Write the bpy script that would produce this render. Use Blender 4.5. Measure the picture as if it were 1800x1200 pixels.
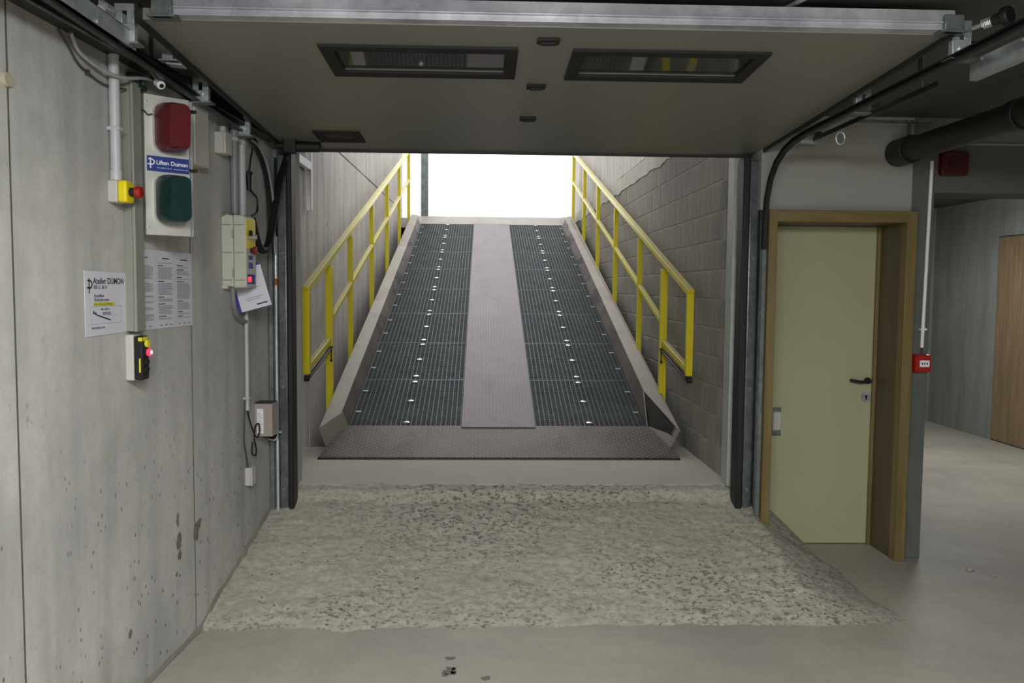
import bpy, math, random
from mathutils import Vector, Matrix, noise
random.seed(7)
for o in list(bpy.data.objects): bpy.data.objects.remove(o)
S = bpy.context.scene
COL = S.collection

# ------------------------------------------------------------------ camera
cam = bpy.data.cameras.new('camera')
cam.sensor_width = 36.0; cam.lens = 29.0
cam.clip_end = 200
camo = bpy.data.objects.new('camera', cam); COL.objects.link(camo)
camo.matrix_world = (Matrix.Translation((0, 0, 1.66)) @ Matrix.Rotation(math.radians(-1.98), 4, 'Z')
                     @ Matrix.Rotation(math.radians(90 - 3.75), 4, 'X') @ Matrix.Rotation(math.radians(0.5), 4, 'Z'))
S.camera = camo

# ------------------------------------------------------------------ sky, lamps, exposure
w = bpy.data.worlds.new('overcast_sky'); S.world = w; w.use_nodes = True
bg = w.node_tree.nodes['Background']
bg.inputs['Color'].default_value = (0.97, 0.98, 1.0, 1); bg.inputs['Strength'].default_value = 2.3
def tube_lamp(c, along, power, col=(.97, .99, 1.0)):
    # a bare fluorescent tube: it shines sideways as well as down
    l = bpy.data.lights.new('tube_reflector', 'AREA'); l.shape = 'RECTANGLE'; l.size = 1.2 if along[0] else .1; l.size_y = .1 if along[0] else 1.2
    l.energy = power*.58; l.color = col; o = bpy.data.objects.new('tube_reflector', l); COL.objects.link(o); o.location = (c[0], c[1], c[2]+.08)
    power *= .42
    for k in (-1, 0, 1):
        l = bpy.data.lights.new('tube_light', 'POINT'); l.energy = power/3; l.color = col; l.shadow_soft_size = .09
        o = bpy.data.objects.new('tube_light', l); COL.objects.link(o)
        o.location = (c[0]+along[0]*k*.42, c[1]+along[1]*k*.42, c[2])
tube_lamp((0.05, 0.5, 2.55), (1, 0), 190)
tube_lamp((0.35, -2.2, 2.55), (1, 0), 350)
tube_lamp((4.3, 7.7, 2.5), (0, 1), 68)
S.view_settings.view_transform = 'Standard'; S.view_settings.look = 'None'
S.view_settings.gamma = 1; S.view_settings.use_curve_mapping = False
S.view_settings.exposure = 0.0

# ------------------------------------------------------------------ materials
def hexc(h):
    h = h.lstrip('#'); c = [int(h[i:i+2], 16)/255 for i in (0, 2, 4)]
    return tuple(x/12.92 if x <= .04045 else ((x+.055)/1.055)**2.4 for x in c) + (1,)
class N:
    def __init__(s, name):
        m = s.m = bpy.data.materials.new(name); m.use_nodes = True; s.t = m.node_tree
        s.b = s.t.nodes['Principled BSDF']; s.tc = s.t.nodes.new('ShaderNodeTexCoord')
    def n(s, typ, **k):
        x = s.t.nodes.new(typ)
        for a, v in k.items(): setattr(x, a, v)
        return x
    def l(s, a, b): s.t.links.new(a, b)
    def map(s, scale=(1, 1, 1)):
        x = s.n('ShaderNodeMapping'); x.inputs['Scale'].default_value = scale; s.l(s.tc.outputs['Object'], x.inputs[0]); return x.outputs[0]
    def noise(s, scale, detail=6, rough=.6, vec=None, dist=0):
        x = s.n('ShaderNodeTexNoise'); x.inputs['Scale'].default_value = scale; x.inputs['Detail'].default_value = detail
        x.inputs['Roughness'].default_value = rough; x.inputs['Distortion'].default_value = dist
        s.l(vec if vec is not None else s.tc.outputs['Object'], x.inputs['Vector']); return x.outputs['Fac']
    def ramp(s, fac, stops):
        x = s.n('ShaderNodeValToRGB'); e = x.color_ramp.elements
        while len(e) < len(stops): e.new(.5)
        for q, (p, c) in zip(e, stops): q.position = p; q.color = c if len(c) == 4 else tuple(c) + (1,)
        s.l(fac, x.inputs[0]); return x.outputs[0]
    def mix(s, fac, a, b, mode='MIX'):
        x = s.n('ShaderNodeMix', data_type='RGBA', blend_type=mode)
        if isinstance(fac, (int, float)): x.inputs[0].default_value = fac
        else: s.l(fac, x.inputs[0])
        for v, i in ((a, 6), (b, 7)):
            if isinstance(v, tuple): x.inputs[i].default_value = v
            else: s.l(v, x.inputs[i])
        return x.outputs[2]
    def bump(s, h, strength, dist=.01):
        x = s.n('ShaderNodeBump'); x.inputs['Strength'].default_value = strength; x.inputs['Distance'].default_value = dist
        s.l(h, x.inputs['Height']); s.l(x.outputs[0], s.b.inputs['Normal'])
    def base(s, c):
        if isinstance(c, tuple): s.b.inputs['Base Color'].default_value = c
        else: s.l(c, s.b.inputs['Base Color'])
    def set(s, **k):
        for a, v in k.items(): s.b.inputs[a.replace('_', ' ').capitalize() if a not in ('IOR',) else a].default_value = v
        return s.m
BW = lambda a: (a, a, a, 1)
def plain(name, c, rough=.5, metal=0., var=.12, scale=18, bump=0.):
    x = N(name); c = hexc(c)
    lo = tuple(v*(1-var) for v in c[:3]) + (1,); hi = tuple(min(1, v*(1+var)) for v in c[:3]) + (1,)
    f = x.noise(scale, 5)
    x.base(x.ramp(f, [(.3, lo), (.7, hi)]))
    if bump: x.bump(x.noise(scale*8, 3), bump, .004)
    return x.set(Roughness=rough, Metallic=metal)
def glow(name, c, s):
    x = N(name); c = hexc(c); x.base(c)
    x.b.inputs['Emission Color'].default_value = c; x.b.inputs['Emission Strength'].default_value = s
    return x.set(Roughness=.3)
def concrete(name, c1, c2, c3=None, pits=0., pit_scale=28, streak=0., bump=.25, rough=.85, big=.9, pit_c='#5a5448', low_pits=False):
    x = N(name)
    f = x.noise(big, 8, .65, dist=.3)
    col = x.ramp(f, [(.3, hexc(c1)), (.68, hexc(c2))])
    g = x.noise(14, 5, .7)
    col = x.mix(x.ramp(g, [(.35, BW(0)), (.75, BW(.35))]), col, hexc(c3 or c1))
    if streak:
        v = x.noise(7, 4, .55, x.map((1, 1, .12)))
        col = x.mix(x.ramp(v, [(.45, BW(0)), (.72, BW(streak))]), col, tuple(q*.55 for q in hexc(c1)[:3]) + (1,))
    h = x.noise(60, 4, .6)
    if pits:
        vo = x.n('ShaderNodeTexVoronoi'); vo.inputs['Scale'].default_value = pit_scale; vo.inputs['Randomness'].default_value = 1
        mp = x.map((1, 1, .55)); x.l(mp, vo.inputs['Vector'])
        where = x.noise(2.3, 4, .7)
        pit = x.ramp(vo.outputs['Distance'], [(.10, BW(1)), (.2, BW(0))])
        wr = x.ramp(where, [(.44, BW(0)), (.54, BW(pits))])
        fac = x.mix(1., pit, wr, 'MULTIPLY')
        if low_pits:
            sep = x.n('ShaderNodeSeparateXYZ'); x.l(x.tc.outputs['Object'], sep.inputs[0])
            mr = x.n('ShaderNodeMapRange'); mr.inputs[1].default_value = 1.7; mr.inputs[2].default_value = .5
            x.l(sep.outputs[2], mr.inputs[0]); fac = x.mix(1., fac, mr.outputs[0], 'MULTIPLY')
        col = x.mix(fac, col, hexc(pit_c))
    x.base(col); x.bump(h, bump, .006)
    return x.set(Roughness=rough)
M = {}
M['wall'] = concrete('board_cast_concrete', '#a2a09c', '#cac8c3', '#8f8c86', pits=1., pit_scale=30, streak=.4, bump=.2, low_pits=True)
M['seam'] = plain('dark_concrete_joint', '#56544a', .9)
M['floor'] = concrete('power_floated_concrete', '#8f897f', '#b2ab9c', '#88837a', bump=.06, rough=.62, big=.75)
M['rough'] = None
M['sill'] = concrete('smooth_sill_concrete', '#b9b3a8', '#c4beb4', '#aaa499', bump=.08, rough=.75, big=1.5)
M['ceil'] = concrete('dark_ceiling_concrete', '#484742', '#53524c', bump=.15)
M['shaftl'] = concrete('shaft_board_concrete', '#b3aea8', '#c5bfb9', '#a29c96', pits=.5, pit_scale=9, streak=.55, bump=.3)
M['pillar'] = concrete('blue_grey_concrete', '#555852', '#676a64', '#474a44', bump=.3, streak=.3, big=2)
M['beamc'] = concrete('beam_concrete', '#57564f', '#65645c', bump=.2)
M['corr'] = concrete('corridor_concrete', '#7d807b', '#91948e', '#70736e', streak=.45, bump=.2)
M['block'] = concrete('concrete_block', '#7c776f', '#969188', '#69645c', pits=.4, pit_scale=14, streak=.5, bump=.6, big=2.5)
M['mortar'] = concrete('mortar_joint', '#8a857b', '#a39e94', bump=.5)
M['render'] = concrete('pale_smeared_mortar', '#a39d93', '#bab4aa', bump=.6, big=4)
M['plaster'] = concrete('white_plaster', '#93918b', '#9b9993', bump=.06, big=.6)
M['white_pier'] = plain('white_rendered_pier', '#e8e6ea', .8)
M['dirt'] = concrete('foot_dirt', '#76736a', '#8f8b80', '#5f5c54', bump=.4, big=6)
M['honey'] = concrete('honeycomb', '#5f594d', '#8b8577', '#49443b', bump=.8, big=30)
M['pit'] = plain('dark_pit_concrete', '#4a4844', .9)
# exposed-aggregate rough concrete
x = N('roughened_concrete')
f = x.noise(1.3, 7, .6); col = x.ramp(f, [(.3, hexc('#aaa594')), (.7, hexc('#bfbaab'))])
col = x.mix(x.ramp(x.noise(24, 5, .65), [(.42, BW(.55)), (.6, BW(0))]), col, hexc('#979283'))
wear = x.ramp(x.noise(1.0, 3, .6), [(.40, BW(.25)), (.58, BW(1))])
spk = x.ramp(x.noise(42, 4, .62, x.map((.8, 1.15, 1))), [(.525, BW(0)), (.6, BW(.95))])
col = x.mix(x.mix(1., spk, wear, 'MULTIPLY'), col, hexc('#6b675f'))
vo = x.n('ShaderNodeTexVoronoi'); vo.inputs['Scale'].default_value = 27
x.l(x.map((.8, 1.0, 1.0)), vo.inputs['Vector'])
pit = x.ramp(vo.outputs['Distance'], [(.10, BW(1)), (.2, BW(0))]); pw = x.ramp(x.noise(5, 4, .7), [(.5, BW(0)), (.58, BW(.95))])
col = x.mix(x.mix(1., pit, pw, 'MULTIPLY'), col, hexc('#4a453d'))
x.base(col); hh = x.mix(.5, x.noise(42, 4, .62, x.map((.8, 1.15, 1))), x.noise(90, 4, .7)); x.bump(hh, .7, .012)
M['rough'] = x.set(Roughness=.9)
def galv(name, c1, c2, rough=.38, scale=9, metal=.5):
    x = N(name); vo = x.n('ShaderNodeTexVoronoi'); vo.inputs['Scale'].default_value = scale*6; x.l(x.tc.outputs['Object'], vo.inputs['Vector'])
    f = x.noise(scale, 6, .65)
    c = x.ramp(f, [(.32, hexc(c1)), (.66, hexc(c2))])
    bw = x.n('ShaderNodeRGBToBW'); x.l(vo.outputs['Color'], bw.inputs[0]); c = x.mix(.22, c, bw.outputs[0], 'SOFT_LIGHT'); x.base(c)
    return x.set(Roughness=rough, Metallic=metal)
M['galv'] = galv('galvanised_steel', '#8f9797', '#b4baba')
M['guide'] = galv('weathered_guide_steel', '#5a5f61', '#787d7f', .32, 7, .65)
M['galvd'] = galv('dull_galvanised_steel', '#5c6462', '#7d8583', .45)
M['alu'] = galv('aluminium_profile', '#8e8f96', '#c9cad1', .36, 3.2, .3)
M['aluplate'] = galv('aluminium_plate', '#c9c9c2', '#dddcd4', .42, 2, .6)
M['grate'] = galv('grating_steel', '#50575a', '#686f70', .45, 5, .7)
M['grated'] = galv('grating_cross_steel', '#464c4d', '#565c5c', .55, 5, .6)
M['chrome'] = galv('bright_zinc', '#c9ccd0', '#e6e8ea', .22, 6, .7)
# painted ramp steel, with dirt; chequer plate with raised lozenges
def rampsteel(name, c1, c2, dirt, rough=.55, chequer=False):
    x = N(name); f = x.noise(2.2, 7, .65)
    c = x.ramp(f, [(.3, hexc(c1)), (.68, hexc(c2))])
    d = x.noise(3.5, 5, .7, x.map((1, .35, 1)))
    c = x.mix(x.ramp(d, [(.52 if not chequer else .56, BW(0)), (.64, BW(.85 if not chequer and dirt == '#191616' else .5))]), c, hexc(dirt))
    if chequer:
        a = x.n('ShaderNodeTexWave', wave_type='BANDS', bands_direction='DIAGONAL'); a.inputs['Scale'].default_value = 11
        b = x.n('ShaderNodeTexWave', wave_type='BANDS', bands_direction='DIAGONAL'); b.inputs['Scale'].default_value = 11
        x.l(x.tc.outputs['Object'], a.inputs['Vector']); x.l(x.map((-1, 1, 1)), b.inputs['Vector'])
        h = x.mix(1., a.outputs['Fac'], b.outputs['Fac'], 'MULTIPLY')
        h = x.ramp(h, [(.45, BW(0)), (.7, BW(1))])
        c = x.mix(x.mix(1., h, BW(.35), 'MULTIPLY'), c, hexc('#a89f9a')); x.bump(h, .6, .004)
    x.base(c); return x.set(Roughness=rough, Metallic=.25)
M['kerb'] = rampsteel('dusty_kerb_steel', '#8f887f', '#9d958b', '#7d756d', .6)
M['kerbin'] = rampsteel('scuffed_kerb_steel', '#463f3d', '#70675f', '#191616', .6)
M['chequer'] = rampsteel('chequer_plate', '#64595a', '#71676a', '#544b4b', .5, True)
M['lip'] = rampsteel('worn_lip_chequer_plate', '#463f3b', '#655c56', '#322c2b', .5, True)
x = N('yellow_paint_lit_tops'); g = x.n('ShaderNodeNewGeometry'); sp_ = x.n('ShaderNodeSeparateXYZ'); x.l(g.outputs['Normal'], sp_.inputs[0])
lit_top = x.mix(1., x.ramp(sp_.outputs[2], [(.55, BW(0)), (.85, BW(1))]), x.ramp(x.noise(6, 4, .6), [(.3, BW(.45)), (.7, BW(.8))]), 'MULTIPLY')  # sky highlight on the rail tops, painted as a pale tint on upward faces
x.base(x.mix(lit_top, hexc('#cbbd12'), hexc('#c2bd9c'))); M['yellow'] = x.set(Roughness=.33)
M['yellow2'] = plain('yellow_plastic', '#e3cf12', .4, var=.03)
M['ylabel'] = plain('yellow_label', '#d6cb2a', .5, var=.05)
M['panel'] = plain('door_panel_laminate', '#78776f', .42, var=.03, scale=3)
M['black'] = plain('black_plastic', '#111110', .75)
M['rubber'] = plain('black_rubber', '#0b0b0b', .55)
M['darksteel'] = plain('dark_steel', '#2c2e2d', .4, .5)
x = N('acrylic_pane'); x.base(hexc('#383b37')); M['pane'] = x.set(Roughness=.04, IOR=1.5); 
M['greypvc'] = plain('grey_plastic_conduit', '#b2b0b4', .45, var=.05)
M['dgreypvc'] = plain('dull_grey_conduit', '#7e7d80', .45, var=.06)
M['duct'] = plain('grey_green_cable_duct', '#85867b', .45, var=.04)
M['lgrey'] = plain('light_grey_plastic', '#b9b7b0', .5, var=.03)
M['beige'] = plain('beige_plastic', '#b5b5a8', .5, var=.03)
M['pinkbox'] = plain('brown_grey_housing', '#9d918b', .5, var=.05)
M['red'] = plain('red_plastic', '#9a1a12', .35, var=.05)
M['lensr'] = plain('red_lens', '#591a1f', .3, var=.06)
M['lensg'] = plain('green_lens', '#0c2e2c', .3, var=.06)
M['dred'] = plain('dark_red_housing', '#451011', .4)
M['blue'] = plain('blue_sticker', '#24367e', .45, var=.03)
M['navy'] = plain('blue_plastic', '#2b3590', .5, var=.04)
M['paper'] = plain('white_paper', '#cfcdd6', .7, var=.02)
M['ink'] = plain('black_ink', '#26262c', .8)
M['greyink'] = plain('grey_ink', '#8f8e98', .8)
M['white'] = plain('white_paint', '#e4e2e6', .5, var=.02)
M['cable'] = plain('pale_grey_cable', '#99979a', .5)
M['dcable'] = plain('dark_cable', '#3d3b3b', .5)
M['led'] = glow('lit_red_led', '#ff2038', 3.2)
M['ledhot'] = glow('lit_red_led_centre', '#ff9aa4', 4.0)
M['leds'] = glow('lit_red_indicator', '#ff3040', 1.4)
M['leaf'] = plain('cream_laminate', '#a5a283', .42, var=.03, scale=2)
def wood(name, a, b, scale=(22, 22, 1.6)):
    x = N(name); f = x.noise(1.0, 6, .6, x.map(scale), .6)
    x.base(x.ramp(f, [(.32, hexc(a)), (.68, hexc(b))])); return x.set(Roughness=.5)
M['oak'] = wood('oak_veneer', '#64552f', '#7b6a41')
M['oakh'] = wood('oak_veneer_head', '#64552f', '#7b6a41', (1.6, 22, 22))
M['oak2'] = wood('brown_oak_jamb', '#4c422f', '#5d513b')
M['plank'] = wood('pale_wood_door', '#77634a', '#907a5c')
M['pipe'] = plain('black_cast_pipe', '#1c1b19', .45)
M['stone'] = plain('grit', '#a59c86', .9); M['stain'] = plain('wet_stain', '#69645b', .7)
M['copper'] = plain('rusty_tape', '#8a4a2a', .6)

# ------------------------------------------------------------------ mesh building
class MB:
    def __init__(s): s.v = []; s.f = []
    def add(s, vs, fs):
        k = len(s.v); s.v += [tuple(p) for p in vs]; s.f += [tuple(i+k for i in q) for q in fs]; return s
    def hexa(s, p):
        return s.add(p, [(0, 3, 2, 1), (4, 5, 6, 7), (0, 1, 5, 4), (1, 2, 6, 5), (2, 3, 7, 6), (3, 0, 4, 7)])
    def box(s, x0, x1, y0, y1, z0, z1):
        return s.hexa([(x0, y0, z0), (x1, y0, z0), (x1, y1, z0), (x0, y1, z0), (x0, y0, z1), (x1, y0, z1), (x1, y1, z1), (x0, y1, z1)])
    def beam(s, p, q, w_, h_, up=(0, 0, 1), ext=0):
        p = Vector(p); q = Vector(q); d = (q-p).normalized(); p -= d*ext; q += d*ext
        a = d.cross(Vector(up)).normalized(); b = a.cross(d); a *= w_/2; b *= h_/2
        return s.hexa([p-a-b, p+a-b, q+a-b, q-a-b, p-a+b, p+a+b, q+a+b, q-a+b])
    def prism(s, poly, ext):
        n = len(poly); e = Vector(ext); P = [Vector(p) for p in poly]
        return s.add(P + [p+e for p in P], [tuple(range(n))[::-1], tuple(range(n, 2*n))] + [(i, (i+1) % n, n+(i+1) % n, n+i) for i in range(n)])
    def loft(s, rings, caps=True):
        n = len(rings[0]); k = len(s.v)
        for r in rings: s.v += [tuple(p) for p in r]
        for a in range(len(rings)-1):
            for i in range(n):
                j = (i+1) % n; s.f.append((k+a*n+i, k+a*n+j, k+(a+1)*n+j, k+(a+1)*n+i))
        if caps:
            s.f.append(tuple(k+i for i in range(n))[::-1]); s.f.append(tuple(k+(len(rings)-1)*n+i for i in range(n)))
        return s
    def tube(s, pts, r, n=10, rs=None):
        P = [Vector(p) for p in pts]; rings = []; prev = None
        for i, p in enumerate(P):
            d = (P[min(i+1, len(P)-1)] - P[max(i-1, 0)]).normalized()
            if prev is None:
                a = d.cross(Vector((0, 0, 1)) if abs(d.z) < .9 else Vector((1, 0, 0))).normalized()
            else: a = (prev - d*prev.dot(d)).normalized()
            prev = a; b = d.cross(a); rr = rs[i] if rs else r
            rings.append([p + (a*math.cos(t) + b*math.sin(t))*rr for t in [2*math.pi*k/n for k in range(n)]])
        return s.loft(rings)
    def cyl(s, p, q, r, r1=None, n=18): return s.tube([p, q], r, n, [r, r if r1 is None else r1])
    def xf(s, m): s.v = [tuple(m @ Vector(p)) for p in s.v]; return s
def spline(pts, k=6):
    P = [Vector(p) for p in pts]; P = [2*P[0]-P[1]] + P + [2*P[-1]-P[-2]]; out = []
    for i in range(1, len(P)-2):
        for j in range(k):
            t = j/k; a, b, c, d = P[i-1:i+3]
            out.append(.5*((2*b) + (c-a)*t + (2*a-5*b+4*c-d)*t*t + (3*b-a-3*c+d)*t**3))
    return out + [P[-2]]
def rring(o, u, v, w_, h_, r, n=5):
    o = Vector(o); u = Vector(u); v = Vector(v); r = min(r, w_/2-1e-4, h_/2-1e-4); out = []
    for cx, cy, a0 in ((w_/2-r, h_/2-r, 0), (-w_/2+r, h_/2-r, 90), (-w_/2+r, -h_/2+r, 180), (w_/2-r, -h_/2+r, 270)):
        for k in range(n):
            t = math.radians(a0 + 90*k/(n-1)); out.append(o + u*(cx + r*math.cos(t)) + v*(cy + r*math.sin(t)))
    return out
def make(name, mb, mat, base=(0, 0, 0), smooth=True, bevel=0):
    me = bpy.data.meshes.new(name); b = Vector(base)
    me.from_pydata([tuple(Vector(p)-b) for p in mb.v], [], mb.f); me.validate(); me.update()
    mats = mat if isinstance(mat, (list, tuple)) else [mat]
    for m in mats: me.materials.append(m)
    if smooth:
        me.polygons.foreach_set('use_smooth', [True]*len(me.polygons)); me.set_sharp_from_angle(angle=math.radians(32))
    o = bpy.data.objects.new(name, me); COL.objects.link(o)
    if bevel:
        bv = o.modifiers.new('edge', 'BEVEL'); bv.width = bevel; bv.segments = 2; bv.limit_method = 'ANGLE'; bv.angle_limit = math.radians(40)
    return o
TH = math.atan(.0609); OW = Vector((-1.293, 5.0, 0))     # the concrete side wall is a little out of square
RW = Matrix.Rotation(-TH, 4, 'Z'); FW = Matrix.Translation(OW) @ RW
class T:
    def __init__(s, name, label, cat, base=(0, 0, 0), group=None, wall=False):
        o = s.o = bpy.data.objects.new(name, None); COL.objects.link(o); o.empty_display_size = .1; s.base = base; s.wall = wall
        o.location = FW @ Vector(base) if wall else base
        if wall: o.rotation_euler = (0, 0, -TH)
        if label:
            o['label'] = label; o['category'] = cat
            if group: o['group'] = group
    def part(s, name, mb, mat, parent=None, bevel=0, label=None, kind=None, smooth=True):
        o = make(name, mb, mat, s.base, smooth, bevel); o.parent = parent or s.o
        if label: o['label'] = label
        if kind: o['kind'] = kind
        return o
def solo(name, label, cat, mb, mat, base, group=None, wall=False, bevel=0, smooth=True):
    o = make(name, mb, mat, base, smooth, bevel)
    o.location = FW @ Vector(base) if wall else base
    if wall: o.rotation_euler = (0, 0, -TH)
    o['label'] = label; o['category'] = cat
    if group: o['group'] = group
    return o
def struct(name, mb, mat, parent=None, wall=False, bevel=0):
    o = make(name, mb, mat, (0, 0, 0), True, bevel)
    if parent: o.parent = parent
    else:
        o['kind'] = 'structure'
        if wall: o.location = OW; o.rotation_euler = (0, 0, -TH)
    return o
DG = None
def text_mb(body, size, o, u, v, align='LEFT', bold=0., lift=.0012, sx=1.):
    cu = bpy.data.curves.new('t', 'FONT'); cu.body = body; cu.size = size; cu.align_x = align; cu.offset = bold; cu.resolution_u = 3
    ob = bpy.data.objects.new('t', cu); COL.objects.link(ob); dg = bpy.context.evaluated_depsgraph_get()
    me = bpy.data.meshes.new_from_object(ob.evaluated_get(dg)); mb = MB()
    o = Vector(o); u = Vector(u); v = Vector(v); n = u.cross(v)
    mb.add([o + u*(p.co.x*sx) + v*p.co.y + n*lift for p in me.vertices], [tuple(p.vertices) for p in me.polygons])
    bpy.data.objects.remove(ob); bpy.data.curves.remove(cu); bpy.data.meshes.remove(me)
    return mb
def quad(mb, o, u, v, x0, x1, y0, y1, lift=.001):
    o = Vector(o); u = Vector(u); v = Vector(v); n = u.cross(v)*lift
    return mb.add([o+u*x0+v*y0+n, o+u*x1+v*y0+n, o+u*x1+v*y1+n, o+u*x0+v*y1+n], [(0, 1, 2, 3)])

# ------------------------------------------------------------------ setting: floor
fl = struct('floor', MB().box(-2.2, 6.2, -4.2, 5.6, -.12, 0).box(2.6, 6.2, 5.6, 10.6, -.12, 0), M['floor'])
def lin(y, pts):
    if y <= pts[0][0]: return pts[0][1]
    for (a, b), (c, d) in zip(pts, pts[1:]):
        if y <= c: return b + (d-b)*(y-a)/(c-a)
    return pts[-1][1]
PROF = [(3.86, -.012), (3.93, .0), (4.0, .028), (4.62, .205), (4.72, .225), (5.0, .305), (5.07, .325), (5.13, .385), (5.2, .398), (5.3, .40)]
mb = MB(); nx, ny = 230, 130; X0, X1, Y0, Y1 = -1.46, 2.5, 3.7, 5.24
for j in range(ny+1):
    for i in range(nx+1):
        X = X0+(X1-X0)*i/nx; Y = Y0+(Y1-Y0)*j/ny
        jag = (noise.noise((X*2.2, Y*.7, 1.3))*.06 + noise.noise((X*9, Y*2, 4.1))*.03)
        z = lin(Y+jag*(1 if Y < 4.4 else .35), PROF)
        edge = 2.10 + .05*noise.noise((Y*5, 0, 2.)) + max(0, 4.3-Y)*.16
        k = min(1, max(0, (edge-X)/.42)); k = k**.97
        z = z*k - (.012 if k <= 0 else 0)
        amp = .011*min(1, max(0, (Y-3.85)/.12))*min(1, max(0., (edge-X)/.2))
        if X > 1.78: amp *= .45
        z += amp*(noise.fractal((X*13, Y*16, 0), 1, 2, 4)*.75 + .5*noise.noise((X*40, Y*48, 7)))
        mb.v.append((X, Y, z))
for j in range(ny):
    for i in range(nx):
        a = j*(nx+1)+i; mb.f.append((a, a+1, a+nx+2, a+nx+1))
o = make('rough_ramp', mb, M['rough']); o.parent = fl; o['label'] = 'rough exposed-aggregate concrete slope'
for p in o.data.polygons: p.use_smooth = True
mb = MB().box(-1.48, 1.655, 5.2, 6.46, .2, .402); o = struct('sill_slab', mb, M['sill'], fl, bevel=.02)
mb = MB()
for (cx, cy, a, b, ph) in ((-.14, 3.60, .022, .02, 0), (-.135, 3.50, .022, .018, 1), (-.145, 3.465, .03, .02, 2), (-.12, 3.475, .012, .03, 3), (-.155, 3.44, .014, .012, 4), (.02, 3.41, .02, .02, 5)):
    n = 14; mb.prism([(cx+a*math.cos(t)*(1+.25*math.sin(3*t+ph)), cy+b*math.sin(t)*(1+.25*math.cos(2*t+ph)), .0) for t in [2*math.pi*q/n for q in range(n)]], (0, 0, .0015))
make('wet_spots', mb, M['stain']).parent = fl
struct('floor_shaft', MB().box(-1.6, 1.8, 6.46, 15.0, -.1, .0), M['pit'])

# ------------------------------------------------------------------ setting: walls and ceiling
wl = struct('wall_left', MB().box(-.3, -.012, -9.3, .32, -.1, 2.75), M['seam'], wall=True)
for a, b in ((-9.3, -6.318), (-6.312, -5.028), (-5.022, -3.728), (-3.722, -2.425), (-2.415, -1.118), (-1.113, .32)):
    q = make('concrete_panel', MB().box(-.012, 0, a, b, -.05, 2.75), M['wall']); q.parent = wl
for s_ in (-2.42, -1.116):
    q = make('joint_line', MB().box(-.002, .0006, s_-.0035, s_+.0035, -.05, 2.75), M['seam']); q.parent = wl
mb = MB(); pts = []
for k in range(60):
    s_ = -3.6 + 3.75*k/59; Yw = 5.0 + s_; zf = max(0, lin(Yw, PROF)); e1 = .012+.02*abs(noise.noise((s_*5, 2, 0))); e2 = .015+.035*abs(noise.noise((s_*4, 9, 0)))*(1.5 if Yw < 4.2 else .8)
    pts.append([(-.002, s_, zf-.03), (e1, s_, zf-.03), (e1*.9, s_, zf+.006), (.0015, s_, zf+e2), (-.002, s_, zf+e2)])
q = make('dirty_fillet', mb.loft(pts), M['dirt']); q.parent = wl; q['label'] = 'dirty mortar fillet along the wall foot'
mb = MB()
for cs, cz_, a_, b_ in ((-1.29, .50, .022, .045), (-1.285, .435, .018, .022), (-1.30, .60, .012, .03), (-1.10, .49, .03, .05), (-1.06, .52, .02, .025), (-1.32, .36, .01, .012), (-1.75, .27, .014, .02)):
    n = 18; mb.prism([(0, cs+a_*math.cos(t)*(1+.5*noise.noise((cs*9, t*1.7, 0))), cz_+b_*math.sin(t)*(1+.6*noise.noise((cz_*9, t*1.9, 4)))) for t in [2*math.pi*q_/n for q_ in range(n)]], (.0012, 0, 0))
q = make('honeycomb_patch', mb, M['honey']); q.parent = wl; q['label'] = 'dark honeycombed patches low on the wall'
q = make('tie_hole_plug', MB().cyl((-.004, -2.43, 2.27), (.012, -2.43, 2.27), .026, .02), M['stone']); q.parent = wl
# opening wall: reveals to both sides of the garage door, lintel over it
struct('wall_front', MB().box(-1.75, -1.17, 5.12, 5.32, 0, 2.75), M['wall'])
struct('wall_front', MB().box(-1.2, 1.66, 5.28, 5.4, 2.56, 2.75), M['shaftl'])
struct('wall_front', MB().box(1.66, 1.70, 5.11, 5.3, 0, 2.14).box(1.66, 2.59, 4.955, 5.3, 2.14, 2.75), M['plaster'])
struct('trim_2', MB().box(2.585, 2.722, 4.95, 10.4, 0, 2.75), M['pillar'], bevel=.004)
struct('trim_1', MB().box(2.722, 6.0, 4.96, 5.25, 2.255, 2.75), M['beamc'], bevel=.004)
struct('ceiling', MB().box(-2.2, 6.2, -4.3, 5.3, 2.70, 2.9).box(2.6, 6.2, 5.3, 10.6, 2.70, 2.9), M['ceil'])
struct('wall_rear', MB().box(-2.2, 6.2, -4.4, -4.2, -.1, 2.8), M['corr'])
wr = struct('wall_right', MB().box(5.72, 5.95, -4.3, 10.5, -.1, 2.75), M['seam'])
for a, b, z0, z1 in ((9.02, 9.62, 0, 2.75), (9.63, 10.4, 0, 2.75), (6.6, 9.01, 2.27, 2.75), (5.3, 6.59, 0, 2.75), (-4.2, 5.29, 0, 2.75)):
    q = make('concrete_panel', MB().box(5.70, 5.72, a, b, z0, z1), M['corr'], bevel=.003); q.parent = wr
struct('wall_back', MB().box(2.7, 5.9, 10.3, 10.5, -.1, 2.75), M['corr'])
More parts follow.
